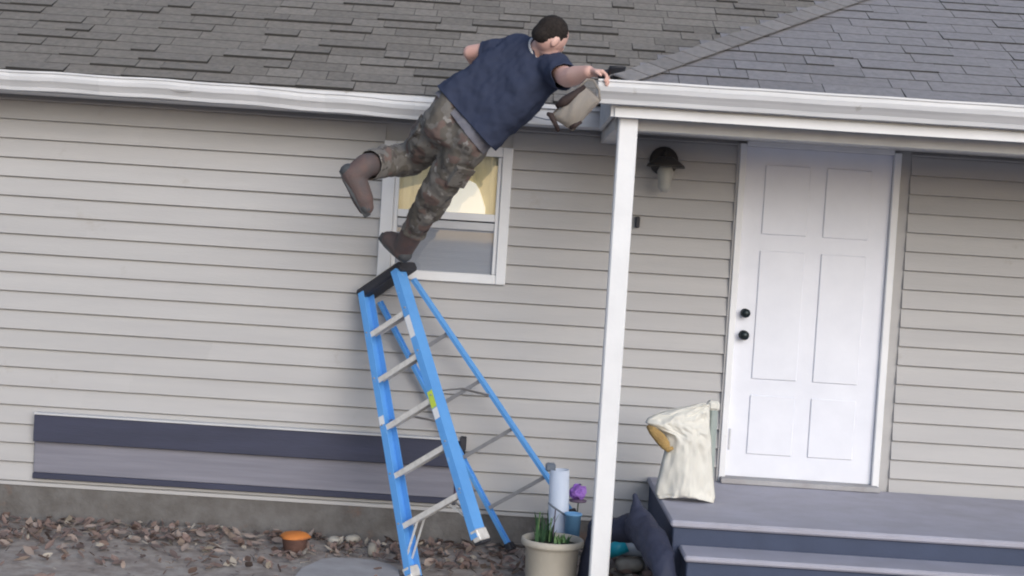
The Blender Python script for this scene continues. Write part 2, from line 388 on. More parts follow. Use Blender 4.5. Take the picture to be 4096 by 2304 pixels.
# gable triangles close the sides
bm = bmesh.new()
for x in (-WX, WX-.15):
    prv = [(x, .01, 2.63), (x, 7, 2.63), (x, 3.5, roofz(3.3)-.05)]
    a = [bm.verts.new(p) for p in prv]; b = [bm.verts.new((p[0]+.15, p[1], p[2])) for p in prv]
    bm.faces.new(a); bm.faces.new(b[::-1])
    for k in range(3): bm.faces.new((a[k], b[k], b[(k+1) % 3], a[(k+1) % 3]))
obj('gable', bm, 'siding', house)

# shingles -------------------------------------------------------
EXS = .143
smesh = {}
def shingle_mesh(w, t, mkey):
    k = (w, t, mkey)
    if k not in smesh:
        bm = bmesh.new(); L = EXS*1.12
        v = [bm.verts.new(p) for p in ((0, 0, 0), (w, 0, 0), (w, L, 0), (0, L, 0), (.001, .002, t+.004), (w-.001, .002, t+.004), (w-.001, L, .003), (.001, L, .003))]
        for f in ((0, 3, 2, 1), (4, 5, 6, 7), (0, 1, 5, 4), (1, 2, 6, 5), (2, 3, 7, 6), (3, 0, 4, 7)):
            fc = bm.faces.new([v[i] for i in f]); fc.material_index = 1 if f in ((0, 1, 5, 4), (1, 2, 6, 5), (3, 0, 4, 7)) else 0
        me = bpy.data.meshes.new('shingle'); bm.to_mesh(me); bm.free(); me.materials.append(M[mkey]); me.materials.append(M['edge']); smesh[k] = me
    return smesh[k]
ang = math.atan(SL); cs, sn = math.cos(ang), math.sin(ang)
WD = (.15, .21, .27, .34, .42)
def lay(y0, z0, nrow, xmin, xmax, left, right, mkey, vis):
    """left(s)/right(s): x limits of a course at plan distance s from the eave. vis: x range built as single shingles"""
    far = bmesh.new()
    for i in range(nrow):
        s = i*EXS*cs
        yy = y0+s-.02; zz = z0+SL*(s-.02)+.001
        x = xmin+random.uniform(0, .2); xl, xr = left(s), right(s)
        x = max(x, xl) if xl > xmin else x
        while x < min(xmax, xr):
            w = random.choice(WD); t = random.choice((.001, .002, .003, .009, .014) if mkey == 'shingle' else (.001, .002, .003, .007))
            if x+w > xr: w = max(.04, round(xr-x, 2))
            me_ = shingle_mesh(w, t, mkey)
            rz = random.uniform(-.004, .004)
            mtx = Matrix.Translation((x, yy+random.uniform(-.002, .002), zz)) @ Matrix.Rotation(ang, 4, 'X') @ Matrix.Rotation(rz, 4, 'Z')
            if vis[0]-w < x < vis[1] and i < vis[2]:
                o = bpy.data.objects.new('shingle', me_); COL.objects.link(o); o.parent = house; o.matrix_world = mtx
            else:
                n0 = len(far.verts); far.from_mesh(me_); far.verts.ensure_lookup_table()
                bmesh.ops.transform(far, matrix=mtx, verts=far.verts[n0:])
            x += w+.0015
    return far
big = 99
f1 = lay(EY, EZ, 27, -WX-.28, WX+.2, lambda s: -big, lambda s: PX0+.0+(s-(PYM-EY)) if (s > PYM-EY and s < PYM-EY+T) else (PX0 if s <= PYM-EY else big), 'shingle', (-1.62, 1.55, 14))
# courses to the right of the porch ridge end (above it)
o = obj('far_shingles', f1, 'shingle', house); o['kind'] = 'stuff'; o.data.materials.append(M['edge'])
f2 = lay(PEY, PEZ, 15, PX0, WX+.2, lambda s: PX0+s-.005, lambda s: big, 'shingle2', (.3, 1.55, 10))
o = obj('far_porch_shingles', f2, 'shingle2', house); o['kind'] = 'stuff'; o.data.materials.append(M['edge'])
# left hip plane shingles (seen edge-on) and hip caps
bm = bmesh.new()
for i in range(15):
    s = i*EXS*cs; x = PX0+s; z_ = PEZ+SL*s
    for k in range(5):
        ya = PEY+s+.004+(PYM-PEY)*k/5; yb = PEY+s+(PYM-PEY)*(k+1)/5
        v = [bm.verts.new(p) for p in ((x-.02, ya, z_-.004), (x-.02, yb, z_-.004), (x+EXS, yb+EXS*.9*(k == 4), z_+SL*EXS+.002), (x+EXS, ya+EXS*.9*(k == 0), z_+SL*EXS+.002), (x-.018, ya, z_+.008), (x-.018, yb, z_+.008))]
        bm.faces.new((v[4], v[5], v[2], v[3])); bm.faces.new((v[0], v[1], v[5], v[4]))
o = obj('hip_side_shingles', bm, 'shingle2', house); o['kind'] = 'stuff'
M['hipcap'] = mat('hip_cap_shingle', (.31, .295, .295), .95, (.24, .23, .23), 22, .55, .8, 220, spec=.1, rnd=.12)
hm = bmesh.new()
hd = Vector((1, 1, SL)).normalized(); sd_r = Vector((1, -.0, 0)); up_ = Vector((-SL*.5, -SL*.5, 1)).normalized(); sidev = hd.cross(up_).normalized()
for sg in (-1, 1):
    pts = [(0, 0, .012), (0, .30, .004), (sg*.125, .30, -.040), (sg*.125, 0, -.032)]
    v = [hm.verts.new(p) for p in pts]; hm.faces.new(v if sg > 0 else v[::-1])
v = [hm.verts.new(p) for p in ((-.125, 0, -.032), (0, 0, .012), (.125, 0, -.032), (.125, 0, -.040), (0, 0, .004), (-.125, 0, -.040))]; hm.faces.new(v)
hcm = bpy.data.meshes.new('hip_cap'); hm.to_mesh(hcm); hm.free(); hcm.materials.append(M['hipcap'])
for i in range(int(T*1.5/.145)):
    o = bpy.data.objects.new('hip_cap', hcm); COL.objects.link(o); o.parent = house
    pos = Vector((PX0, PEY, PEZ+.018))+hd*(i*.145)
    mm = Matrix((sidev, hd, sidev.cross(hd))).transposed().to_4x4(); mm.translation = pos; o.matrix_world = mm
    if (pos.x-PX0) > T-.16: break

# fascia, soffit, porch frame
def strip_board(name, x0, x1, y0, y1, z0, z1, m, wob=0):
    bm = bmesh.new(); n = 14; rr = []
    for i in range(n+1):
        x = x0+(x1-x0)*i/n; w = wob*math.sin(i*1.3)
        rr.append([bm.verts.new((x, y, z+w)) for y, z in ((y0, z0), (y1, z0), (y1, z1), (y0, z1))])
    for a, b in zip(rr, rr[1:]):
        for k in range(4): bm.faces.new((a[k], a[(k+1) % 4], b[(k+1) % 4], b[k]))
    bm.faces.new(rr[0][::-1]); bm.faces.new(rr[-1]); return obj(name, bm, m, house)
strip_board('fascia', -WX-.3, PX0+.02, EY+.005, EY+.028, 2.615, EZ-.038, 'fascia', .0015)
strip_board('soffit', -WX-.3, PX0+.02, EY+.03, -.02, 2.622, 2.632, 'white')
strip_board('drip_edge', -WX-.3, PX0, EY-.012, EY+.003, EZ-.036, EZ-.006, 'gutter', .0015)
# torn bracket line hanging on the bare fascia, between the two gutters
bm = bmesh.new(); tube(bm, [(-.12, EY-.006, 2.672), (-.02, EY-.012, 2.668), (.06, EY-.02, 2.655), (.14, EY-.03, 2.640), (.20, EY-.03, 2.640)], .004, 6)
bar(bm, (.015, EY-.006, 2.665), (.0, EY-.006, 2.625), .006, .006)
obj('loose_wire', bm, 'tubecap', house)
strip_board('porch_fascia', PX0, WX+.3, PEY+.005, PEY+.03, 2.600, PEZ-.036, 'white', .001)
strip_board('porch_trim', PX0+.02, WX+.3, PEY-.012, PEY+.004, 2.598, 2.645, 'white', .001)
box('porch_side_fascia', PX0-.005, PX0+.02, PEY+.031, EY+.004, 2.600, PEZ-.036, 'fascia', house)
box('porch_beam', PX0+.03, WX+.2, -1.31, -1.18, 2.545, 2.615, 'beam', house)
box('porch_side_beam', PX0+.03, PX0+.14, -1.179, -.022, 2.545, 2.612, 'beam', house)
box('porch_ceiling', PX0+.021, WX+.25, PEY+.031, -.02, 2.616, 2.63, 'beam', house)
# K-style gutters: profile swept along x
def gutter(name, x0, x1, yb, zt, h=.115, dpt=.115, sag=None, end_l=True, end_r=True, dent=0):
    pr = [(0, 0), (0, -h), (-dpt*.55, -h), (-dpt*.62, -h*.82), (-dpt*.80, -h*.62), (-dpt*.93, -h*.50), (-dpt, -h*.30), (-dpt, -.014), (-dpt-.008, -.010), (-dpt-.008, 0), (-dpt+.012, 0), (-dpt+.012, -.006),
          (-dpt+.005, -.02), (-dpt+.005, -h*.3), (-dpt*.9, -h*.46), (-dpt*.76, -h*.6), (-dpt*.57, -h*.80), (-dpt*.50, -h+.004), (-.004, -h+.004), (-.004, 0)]
    n = 40; bm = bmesh.new(); rr = []
    for i in range(n+1):
        x = x0+(x1-x0)*i/n; s_ = sag(x) if sag else 0
        rr.append([bm.verts.new((x, yb+y-(.010*dent*math.sin(x*7)+.006*dent*math.sin(x*17))*(y < -.05), zt+z+s_+dent*.004*math.sin(x*11)*(y < -.05))) for y, z in pr])
    N = len(pr)
    for a, b in zip(rr, rr[1:]):
        for k in range(N): bm.faces.new((a[k], a[(k+1) % N], b[(k+1) % N], b[k]))
    gt = obj(name, bm, 'gutter', house)
    bm = bmesh.new()
    for flag, x, s_ in ((end_l, x0-.003, rr), (end_r, x1, rr)):
        if not flag: continue
        o_ = sag(x) if sag else 0
        poly = pr[:12]
        a = [bm.verts.new((x, yb+y, zt+z+o_)) for y, z in poly]; b = [bm.verts.new((x+.003, yb+y, zt+z+o_)) for y, z in poly]
        bm.faces.new(a); bm.faces.new(b[::-1])
        for k in range(len(poly)): bm.faces.new((a[k], b[k], b[(k+1) % len(poly)], a[(k+1) % len(poly)]))
    if len(bm.verts): obj('end_cap', bm, 'gutter', gt)
    else: bm.free()
    return gt
gl = gutter('gutter', -WX-.3, -.50, EY-.013, 2.728, .110, .105, sag=lambda x: .0+(-.030*min(1, max(0, (x+1.9)/1.4))), end_l=True, dent=.8)
gr = gutter('porch_gutter', PX0-.08, WX+.3, PEY-.013, 2.778, .118, .120, dent=.25)
for i in range(9):
    bm = bmesh.new(); x = -.62-i*.55; bx(bm, x, x+.022, EY-.115, EY-.014, 2.722-.022*(x > -1.3), 2.727-.022*(x > -1.3)); obj('hanger', bm, 'gutter', gl)
for i in range(7):
    bm = bmesh.new(); x = .8+i*.6; bx(bm, x, x+.022, PEY-.125, PEY-.014, 2.770, 2.776); obj('hanger', bm, 'gutter', gr)
# debris silt lying in left gutter
bm = bmesh.new(); rr = []
for i in range(60):
    x = -2.2+1.68*i/59; z_ = 2.668-.02*min(1, max(0, (x+1.9)/1.4))+.008*math.sin(i*.7)
    rr.append((bm.verts.new((x, EY-.022, z_+.006)), bm.verts.new((x, EY-.10, z_))))
for a, b in zip(rr, rr[1:]): bm.faces.new((a[0], a[1], b[1], b[0]))
o = obj('gutter_silt', bm, 'found', house); o['kind'] = 'stuff'
# post
pp = box('porch_post', .507, .609, -1.415, -1.313, -.02, 2.613, 'white', house, .008)
box('post_base', .492, .624, -1.43, -1.298, -.03, .03, 'white', pp, .006)

# porch steps
st = thing('porch_steps', 'lavender grey painted porch landing and steps below the white door', 'steps', (1.7, -1, 0))
def sbox(name, x0, x1, y0, y1, z0, z1, m, parent=st, bevel=.006):
    return box(name, x0, x1, y0, y1, z0, z1, m, parent, bevel, off=(1.7, -1, 0))
LX0, LX1 = .915, 3.4
sbox('riser', LX0+.015, LX1, -1.455, -.024, -.02, .462, 'riser')
sbox('landing', LX0, LX1, -1.48, -.0235, .463, .500, 'steps', bevel=.01)
sbox('riser', LX0+.065, LX1, -1.725, -1.457, -.02, .338, 'riser')
sbox('tread', LX0+.05, LX1, -1.75, -1.4565, .339, .370, 'steps', bevel=.01)
sbox('riser', LX0+.115, LX1, -1.995, -1.727, -.02, .198, 'riser')
sbox('tread', LX0+.10, LX1, -2.02, -1.7265, .199, .228, 'steps', bevel=.01)

# wall lantern
wl = thing('wall_light', 'dark wall lantern with a pale glass jar left of the white door', 'wall light', (.886, -.02, 2.46))
bm = bmesh.new(); lathe(bm, [(.001, 0), (.058, .001), (.06, .012), (.04, .02), (.001, .022)], 20); bmesh.ops.rotate(bm, matrix=Matrix.Rotation(R(90), 3, 'X'), verts=bm.verts)
obj('backplate', bm, 'bronze', wl, True); wl.scale = (1.5, 1.5, 1.5)
bm = bmesh.new(); tube(bm, [(0, -.02, .0), (-.0, -.06, .035), (-.0, -.10, .03), (0, -.11, .0)], .009, 8); obj('arm', bm, 'bronze', wl, True)
bm = bmesh.new(); lathe(bm, [(.001, .015), (.03, .012), (.075, -.02), (.078, -.03), (.03, -.026), (.001, -.024)], 20, (0, -.11, 0)); obj('hood', bm, 'bronze', wl, True)
bm = bmesh.new(); lathe(bm, [(.024, -.026), (.034, -.05), (.026, -.085), (.028, -.11), (.015, -.128), (.001, -.13)], 18, (0, -.11, 0)); obj('glass_jar', bm, 'frost', wl, True)

# ---------------------------------------------------------------- long charcoal board on the siding
bd = thing('wall_board', 'long charcoal board fixed low on the siding behind the blue ladder', 'board', (-1.6, -.02, .55))
def bb(name, x0, x1, y0, y1, z0, z1, m, bev=.004): return box(name, x0, x1, y0, y1, z0, z1, m, bd, bev, off=(-1.6, -.02, .55))
bb('board', -2.9, -.262, -.075, -.022, .488, .655, 'board')
bb('board_edge', -2.9, -.262, -.085, -.022, .6555, .668, 'fascia', .002)
bb('end_bracket', -.261, -.222, -.105, -.022, .60, .680, 'black')
bb('end_bracket', -.250, -.226, -.060, -.022, .52, .599, 'black')
bb('end_post', -.278, -.258, -.055, -.022, .290, .487, 'mauve')
bb('shade_panel', -2.9, -.279, -.040, -.0225, .2895, .4875, 'midpanel')  # grey panel whose colour paints in the shade below the board
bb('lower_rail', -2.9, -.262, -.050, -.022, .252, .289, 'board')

# ---------------------------------------------------------------- step ladder (pose from the photograph: rocking over onto one foot)
lad = thing('step_ladder', 'blue fibreglass step ladder tipping sideways onto one front foot', 'ladder')
a_, b_, c_, tx, ty, tz, wb, wt, sp, H = -.557, -.57, .009, -.464, -1.02, .006, .545, .321, 1.029, 1.748
Rz = Matrix.Rotation(a_, 3, 'Z'); Ry = Matrix.Rotation(b_, 3, 'Y'); Rx = Matrix.Rotation(c_, 3, 'X')
LM = (Rz @ Ry @ Rx).to_4x4(); LM.translation = Vector((tx, ty, tz))
lad.matrix_world = LM
A = sp*.52; FL = Vector((-wb/2, 0, 0))
def fr(s, t): return Vector((s*(wb/2*(1-t)+wt/2*t), A*t, H*t))-FL
def re(s, t): return Vector((s*((wb*.96)/2*(1-t)+wt*.95/2*t), sp*(1-t)+(A+.10)*t, H*t*.97))-FL
def rail(name, P0, P1, w, dpt, s, flip):
    d_ = (P1-P0).normalized(); ex = Vector((1, 0, 0)); ex = (ex-d_*ex.dot(d_)).normalized(); ey = d_.cross(ex)
    if ey.y < 0: ey = -ey
    L = (P1-P0).length; tt = .005
    pr = [(0, -dpt/2), (-s*w, -dpt/2), (-s*w, -dpt/2+tt), (-s*tt, -dpt/2+tt), (-s*tt, dpt/2-tt), (-s*w, dpt/2-tt), (-s*w, dpt/2), (0, dpt/2)]
    bm = bmesh.new(); rr = [[bm.verts.new(P0+d_*q+ex*x*1.0+ey*y) for x, y in pr] for q in (0, L)]
    n = len(pr)
    for k in range(n): bm.faces.new((rr[0][k], rr[0][(k+1) % n], rr[1][(k+1) % n], rr[1][k]))
    bm.faces.new(rr[0]); bm.faces.new(rr[1][::-1])
    return obj(name, bm, 'blue', lad)
Lf = math.hypot(H, A)
frails = []
for s in (-1, 1):
    frails.append(rail('front_rail', fr(s, 0), fr(s, .985), .044, .096, s, 0))
    bm = bmesh.new(); P = fr(s, 0); bx(bm, -.026, .026, -.048, .048, -.012, .055, Matrix.Translation(P+Vector((-s*.014, .01, 0)))); obj('foot_shoe', bm, 'alu', lad, bevel=.006)
    bm = bmesh.new(); bx(bm, -.028, .028, -.05, .05, -.028, -.0125, Matrix.Translation(P+Vector((-s*.014, .01, 0)))); obj('rubber_foot', bm, 'black', lad, bevel=.004)
    rail('rear_rail', re(s, 0), re(s, .985), .020, .042, s, 1)
    bm = bmesh.new(); bx(bm, -.02, .02, -.032, .032, -.015, .035, Matrix.Translation(re(s, 0)+Vector((-s*.012, 0, 0)))); obj('rubber_foot', bm, 'black', lad, bevel=.005)
for q in (.305, .61, .915, 1.22, 1.525):
    t = q/Lf; a = fr(-1, t); b = fr(1, t)
    bm = bmesh.new(); x0_, x1_ = a.x+.006, b.x-.006
    bx(bm, x0_, x1_, a.y-.047, a.y+.040, a.z-.003, a.z+.001)
    bx(bm, x0_, x1_, a.y-.050, a.y-.0475, a.z-.030, a.z+.001); bx(bm, x0_, x1_, a.y+.0405, a.y+.043, a.z-.024, a.z+.001)
    for k in range(5): bx(bm, x0_, x1_, a.y-.032+k*.014, a.y-.027+k*.014, a.z+.0012, a.z+.0035)
    st_ = obj('step', bm, 'alu', lad)
    for sx, pt in ((-1, a), (1, b)):
        for dz in (-.012, .012):
            rv = bmesh.new(); bmesh.ops.create_uvsphere(rv, u_segments=8, v_segments=5, radius=.006, matrix=Matrix.Translation((pt.x-sx*.018, pt.y-.049, pt.z+dz))); obj('rivet', rv, 'rail_grey', lad)
for t in (.16, .36, .56, .76):
    a = re(-1, t); b = re(1, t)
    bm = bmesh.new(); bar(bm, a+Vector((.004, 0, 0)), b-Vector((.004, 0, 0)), .022, .010, (0, 1, 0)); obj('rear_brace', bm, 'rail_grey', lad)
# angle braces under the bottom step
t = .305/Lf
for s in (-1, 1):
    for dy in (-.030, .034):
        bm = bmesh.new(); a = fr(s, t)+Vector((-s*.14, dy, -.02)); b = fr(s, .055)+Vector((-s*.006, dy, 0)); bar(bm, a, b, .012, .004, (0, 1, 0)); obj('angle_brace', bm, 'alu', lad)
# spreaders
for s in (-1, 1):
    bm = bmesh.new(); a = fr(s, .52)+Vector((-s*.02, .03, 0)); b = re(s, .50)+Vector((-s*.02, -.02, 0)); mid = (a+b)/2+Vector((0, 0, .03)); bar(bm, a, mid, .004, .022, (1, 0, 0)); bar(bm, mid, b, .004, .022, (1, 0, 0)); obj('spreader', bm, 'rail_grey', lad)
# cap
c0 = fr(-1, 1); c1 = fr(1, 1); cy = (c0.y+re(-1, 1).y)/2
bm = bmesh.new(); bx(bm, c0.x-.03, c1.x+.03, cy-.085, cy+.085, c0.z-.038, c0.z+.022); obj('top_cap', bm, 'black', lad, bevel=.012)
bm = bmesh.new(); bx(bm, c0.x+.0, c1.x-.0, cy-.075, cy+.01, c0.z+.0225, c0.z+.026); obj('cap_tray_strip', bm, 'alu', lad, bevel=.001)
# stickers on the right front rail
for s, t0, t1, mk, nm in ((1, .455, .515, 'yellow', 'sticker'), (1, .415, .452, 'white', 'sticker'), (1, .72, .80, 'white', 'sticker'), (-1, .50, .53, 'white', 'sticker')):
    P0, P1 = fr(s, t0), fr(s, t1); bm = bmesh.new()
    d_ = (P1-P0).normalized(); ex = Vector((1, 0, 0)); ex = (ex-d_*ex.dot(d_)).normalized(); ey = d_.cross(ex); ey = ey if ey.y > 0 else -ey
    off = ey*(-.0495); e0, e1 = ex*(-s*.041), ex*(-s*.003)
    v = [bm.verts.new(p) for p in (P0+off+e0, P0+off+e1, P1+off+e1, P1+off+e0)]; v2 = [bm.verts.new(p.co-ey*.001) for p in v]
    bm.faces.new(v); bm.faces.new(v2[::-1])
    for k in range(4): bm.faces.new((v[k], v2[k], v2[(k+1) % 4], v[(k+1) % 4]))
    obj(nm, bm, mk, lad)

# ---------------------------------------------------------------- the man
man = thing('person', 'man in navy t-shirt and camouflage trousers lunging from the ladder towards the porch gutter', 'person', (-.66, -.40, 1.76))
MO = Vector(man.location)
def rel(c): return [tuple(Vector(p)-MO if i % 2 == 0 else p for i, p in enumerate(t)) for t in c]
def rele(c): return [(Vector(t[0])-MO, *t[1:]) for t in c]
def mblob(name, cp, el, m, parent=man, **k):
    if 'cuts' in k: k['cuts'] = [(Vector(c[0])-MO, *c[1:]) for c in k['cuts']]
    return blob(name, rel(cp), rele(el), m, parent, **k)
V = Vector
Lsh, Rsh = V((-.045, -1.00, 2.985)), V((.150, -1.14, 2.865))
neck0, neck1 = V((.050, -1.08, 2.945)), V((.100, -1.14, 2.995))
hipL, hipR = V((-.425, -.97, 2.535)), V((-.285, -1.03, 2.455))
kneeL, ankL = V((-.635, -.60, 2.345)), V((-.855, -.93, 2.285))
kneeR, ankR = V((-.455, -.80, 2.165)), V((-.615, -.50, 1.905))
elbR, wrR = V((.225, -1.37, 2.795)), V((.325, -1.54, 2.815))
elbL, wrL = V((-.315, -.86, 2.955)), V((-.235, -.64, 2.845))
# head frame
hf = V((.66, .58, -.48)).normalized(); hu = (V((.30, -.22, .92))); hu = (hu-hf*hu.dot(hf)).normalized(); hs = hf.cross(hu)
HR = Matrix((hs, hf, hu)).transposed()
hc = V((.128, -1.185, 3.036))
def H_(x, y, z): return hc+HR @ V((x, y, z))
body_c = seg_chain([neck0, neck1, H_(0, -.01, -.03)], [.062, .058, .06])
body_c += seg_chain([Lsh, elbL, wrL], [.055, .043, .029]) + seg_chain([Rsh, elbR, elbR.lerp(wrR, .35), wrR], [.060, .052, .053, .034])
body_c += seg_chain([hipL, kneeL, ankL], [.085, .06, .042]) + seg_chain([hipR, kneeR, ankR], [.085, .06, .042])
for k in range(4):
    q = k/3; body_c.append((V((-.03, -1.01, 2.94)).lerp(V((.10, -1.10, 2.84)), q), .085, V((-.38, -.99, 2.62)).lerp(V((-.25, -1.05, 2.53)), q), .09))
body_e = [(hc, (.077, .098, .100), HR), (H_(0, .045, -.055), (.055, .058, .062), HR), (H_(0, .098, -.015), (.012, .020, .022), HR),
          (H_(.078, -.005, -.02), (.010, .02, .032), HR), (H_(-.078, -.005, -.02), (.010, .02, .032), HR), (H_(0, .088, -.06), (.02, .012, .008), HR), (H_(0, .08, -.095), (.02, .02, .015), HR)]
# hands: palm, four fingers and thumb each
def hand(w, dirv, palmn, curl, side):
    d_ = V(dirv).normalized(); n_ = V(palmn); n_ = (n_-d_*n_.dot(d_)).normalized(); s_ = d_.cross(n_)
    out = []
    for k in (-1, -.35, .35, 1): out.append((w+d_*.012+s_*.012*k, .016, w+d_*.082+s_*.027*k, .0135))
    for k, L in ((-1, .058), (-.35, .072), (.35, .078), (1, .070)):
        b0 = w+d_*.085+s_*.028*k; b1 = b0+(d_*math.cos(curl*.45)+n_*math.sin(curl*.45))*L*.45
        b2 = b1+(d_*math.cos(curl)+n_*math.sin(curl))*L*.33; b3 = b2+(d_*math.cos(curl*1.5)+n_*math.sin(curl*1.5))*L*.27
        out += seg_chain([b0, b1, b2, b3], [.0105, .0095, .0088, .008])
    t0 = w+d_*.03+s_*.024*side; t1 = t0+(d_*.6+s_*side*.65+n_*.35)*.045; t2 = t1+(d_*.85+n_*.45)*.034
    out += seg_chain([t0, t1, t2], [.015, .0115, .0095]); return out
hdR = V((.75, -.25, -.10)); 
body_c += hand(wrR, hdR, (-.1, -.35, -1), 1.25, -1) + hand(wrL, (.55, .25, -.45), (0, .8, -.5), .9, 1)
body = mblob('body', body_c, body_e, 'skin', voxel=.0055, smooth=5)
# eyes
for s in (-1, 1):
    bm = bmesh.new(); ell(bm, H_(s*.031, .079, .0)-MO, (.012, .012, .012)); obj('eye', bm, 'eye', man, True)
# hair
mblob('hair', [], [(H_(0, -.012, .014), (.080, .096, .093), HR), (H_(0, -.055, -.030), (.066, .052, .055), HR)], 'hair', voxel=.006, smooth=3, disp=[(.012, .007)],
      cuts=[(H_(0, .045, .03), HR @ V((0, .8, -.55))), (H_(0, 0, -.072), HR @ V((0, .15, -1)))], thick=.012)
# t-shirt
ax = (V((-.375, -.97, 2.65))-V((-.03, -1.0, 2.96))).normalized()
sh = []
for k in range(6):
    q = k/5; top = V((-.045, -.995, 2.960)).lerp(V((.105, -1.11, 2.835)), q); bot = V((-.375, -.965, 2.665)).lerp(V((-.185, -1.055, 2.510)), q)
    md = top.lerp(bot, .5)
    sh += seg_chain([top, md, bot+ax*.10], [.108, .122, .128])
sl_R = Rsh.lerp(elbR, .80); sl_L = Lsh.lerp(elbL, .72)
sh += [(Rsh+V((-.02, .01, .0)), .094, Rsh.lerp(elbR, 1.0), .074), (Lsh+V((.02, -.01, -.02)), .080, Lsh.lerp(elbL, .95), .058), (V((0, -1.03, 2.955)), .09, V((.09, -1.09, 2.92)), .085),
       (V((.075, -1.09, 2.925)), .078, V((.170, -1.18, 2.860)), .084), (V((.0, -1.02, 2.975)), .08, V((.045, -1.06, 2.975)), .07)]
ear = V((-.27, -1.01, 2.585))
mblob('t_shirt', sh, [(V((-.12, -.93, 2.72)), (.17, .12, .17), None)], 'navy', voxel=.010, smooth=9, disp=[(.14, .045), (.055, .014)],
      cuts=[(ear+ax*.035, ax+V((.12, 0, .02))), (sl_R, (elbR-Rsh), .17), (sl_L, (elbL-Lsh), .17), (neck0.lerp(neck1, .50), (neck1-neck0), .095)], thick=.004)
bm = bmesh.new(); Fm = frame(neck1-neck0); cc = neck0.lerp(neck1, .40)-MO
tube(bm, [cc+Fm @ V((math.cos(a)*.070, math.sin(a)*.074, .006*math.sin(a))) for a in [k*2*math.pi/24 for k in range(25)]], .007, 6, False)
obj('collar', bm, 'fascia', man, True)
# trousers
tr = [(V((-.375, -.98, 2.635)), .125, hipL, .135), (V((-.23, -1.04, 2.54)), .105, hipR, .115), (V((-.30, -1.0, 2.60)), .115, V((-.35, -1.0, 2.48)), .115),
      (V((-.36, -.98, 2.60)), .11, V((-.25, -1.03, 2.52)), .11)]
tr += seg_chain([hipL, kneeL, kneeL.lerp(ankL, .5), ankL], [.130, .100, .090, .084])
tr += seg_chain([hipR, kneeR, kneeR.lerp(ankR, .5), kneeR.lerp(ankR, .95)], [.120, .092, .084, .074])
wcut = V((-.265, -1.01, 2.60)); 
mblob('trousers', tr, [], 'camo', voxel=.010, smooth=8, disp=[(.12, .045), (.05, .010)], cuts=[(wcut-ax*.06, -ax, .35), (kneeL.lerp(ankL, .93), ankL-kneeL, .14), (kneeR.lerp(ankR, .88), ankR-kneeR, .16)], thick=.004)
# cargo pockets
for (a, b, nrm) in ((hipR.lerp(kneeR, .45), kneeR-hipR, V((.5, -.8, -.1))), (hipL.lerp(kneeL, .35), kneeL-hipL, V((-.3, -.7, .5)))):
    Fm = frame(b, nrm); bm = bmesh.new()
    n_ = (nrm-b.normalized()*nrm.dot(b.normalized())).normalized(); s_ = b.normalized().cross(n_)
    mm = Matrix((s_, b.normalized(), n_)).transposed().to_4x4(); mm.translation = a+n_*.108-MO
    bx(bm, -.055, .055, -.07, .07, -.02, .012, mm); bx(bm, -.058, .058, -.075, -.035, .0122, .017, mm); obj('cargo_pocket', bm, 'camo', man, bevel=.006)
# waistband and belt visible under the lifted shirt
wb_ = []
for k in range(5):
    q = k/4; p = V((-.395, -.965, 2.650)).lerp(V((-.225, -1.05, 2.51)), q); wb_.append((p-ax*.03, .100, p+ax*.10, .122))
mblob('waistband', wb_, [], 'band', voxel=.009, smooth=8, disp=[(.10, .010)], cuts=[(ear+ax*.01, -ax), (ear+ax*.085, ax)], thick=.003)
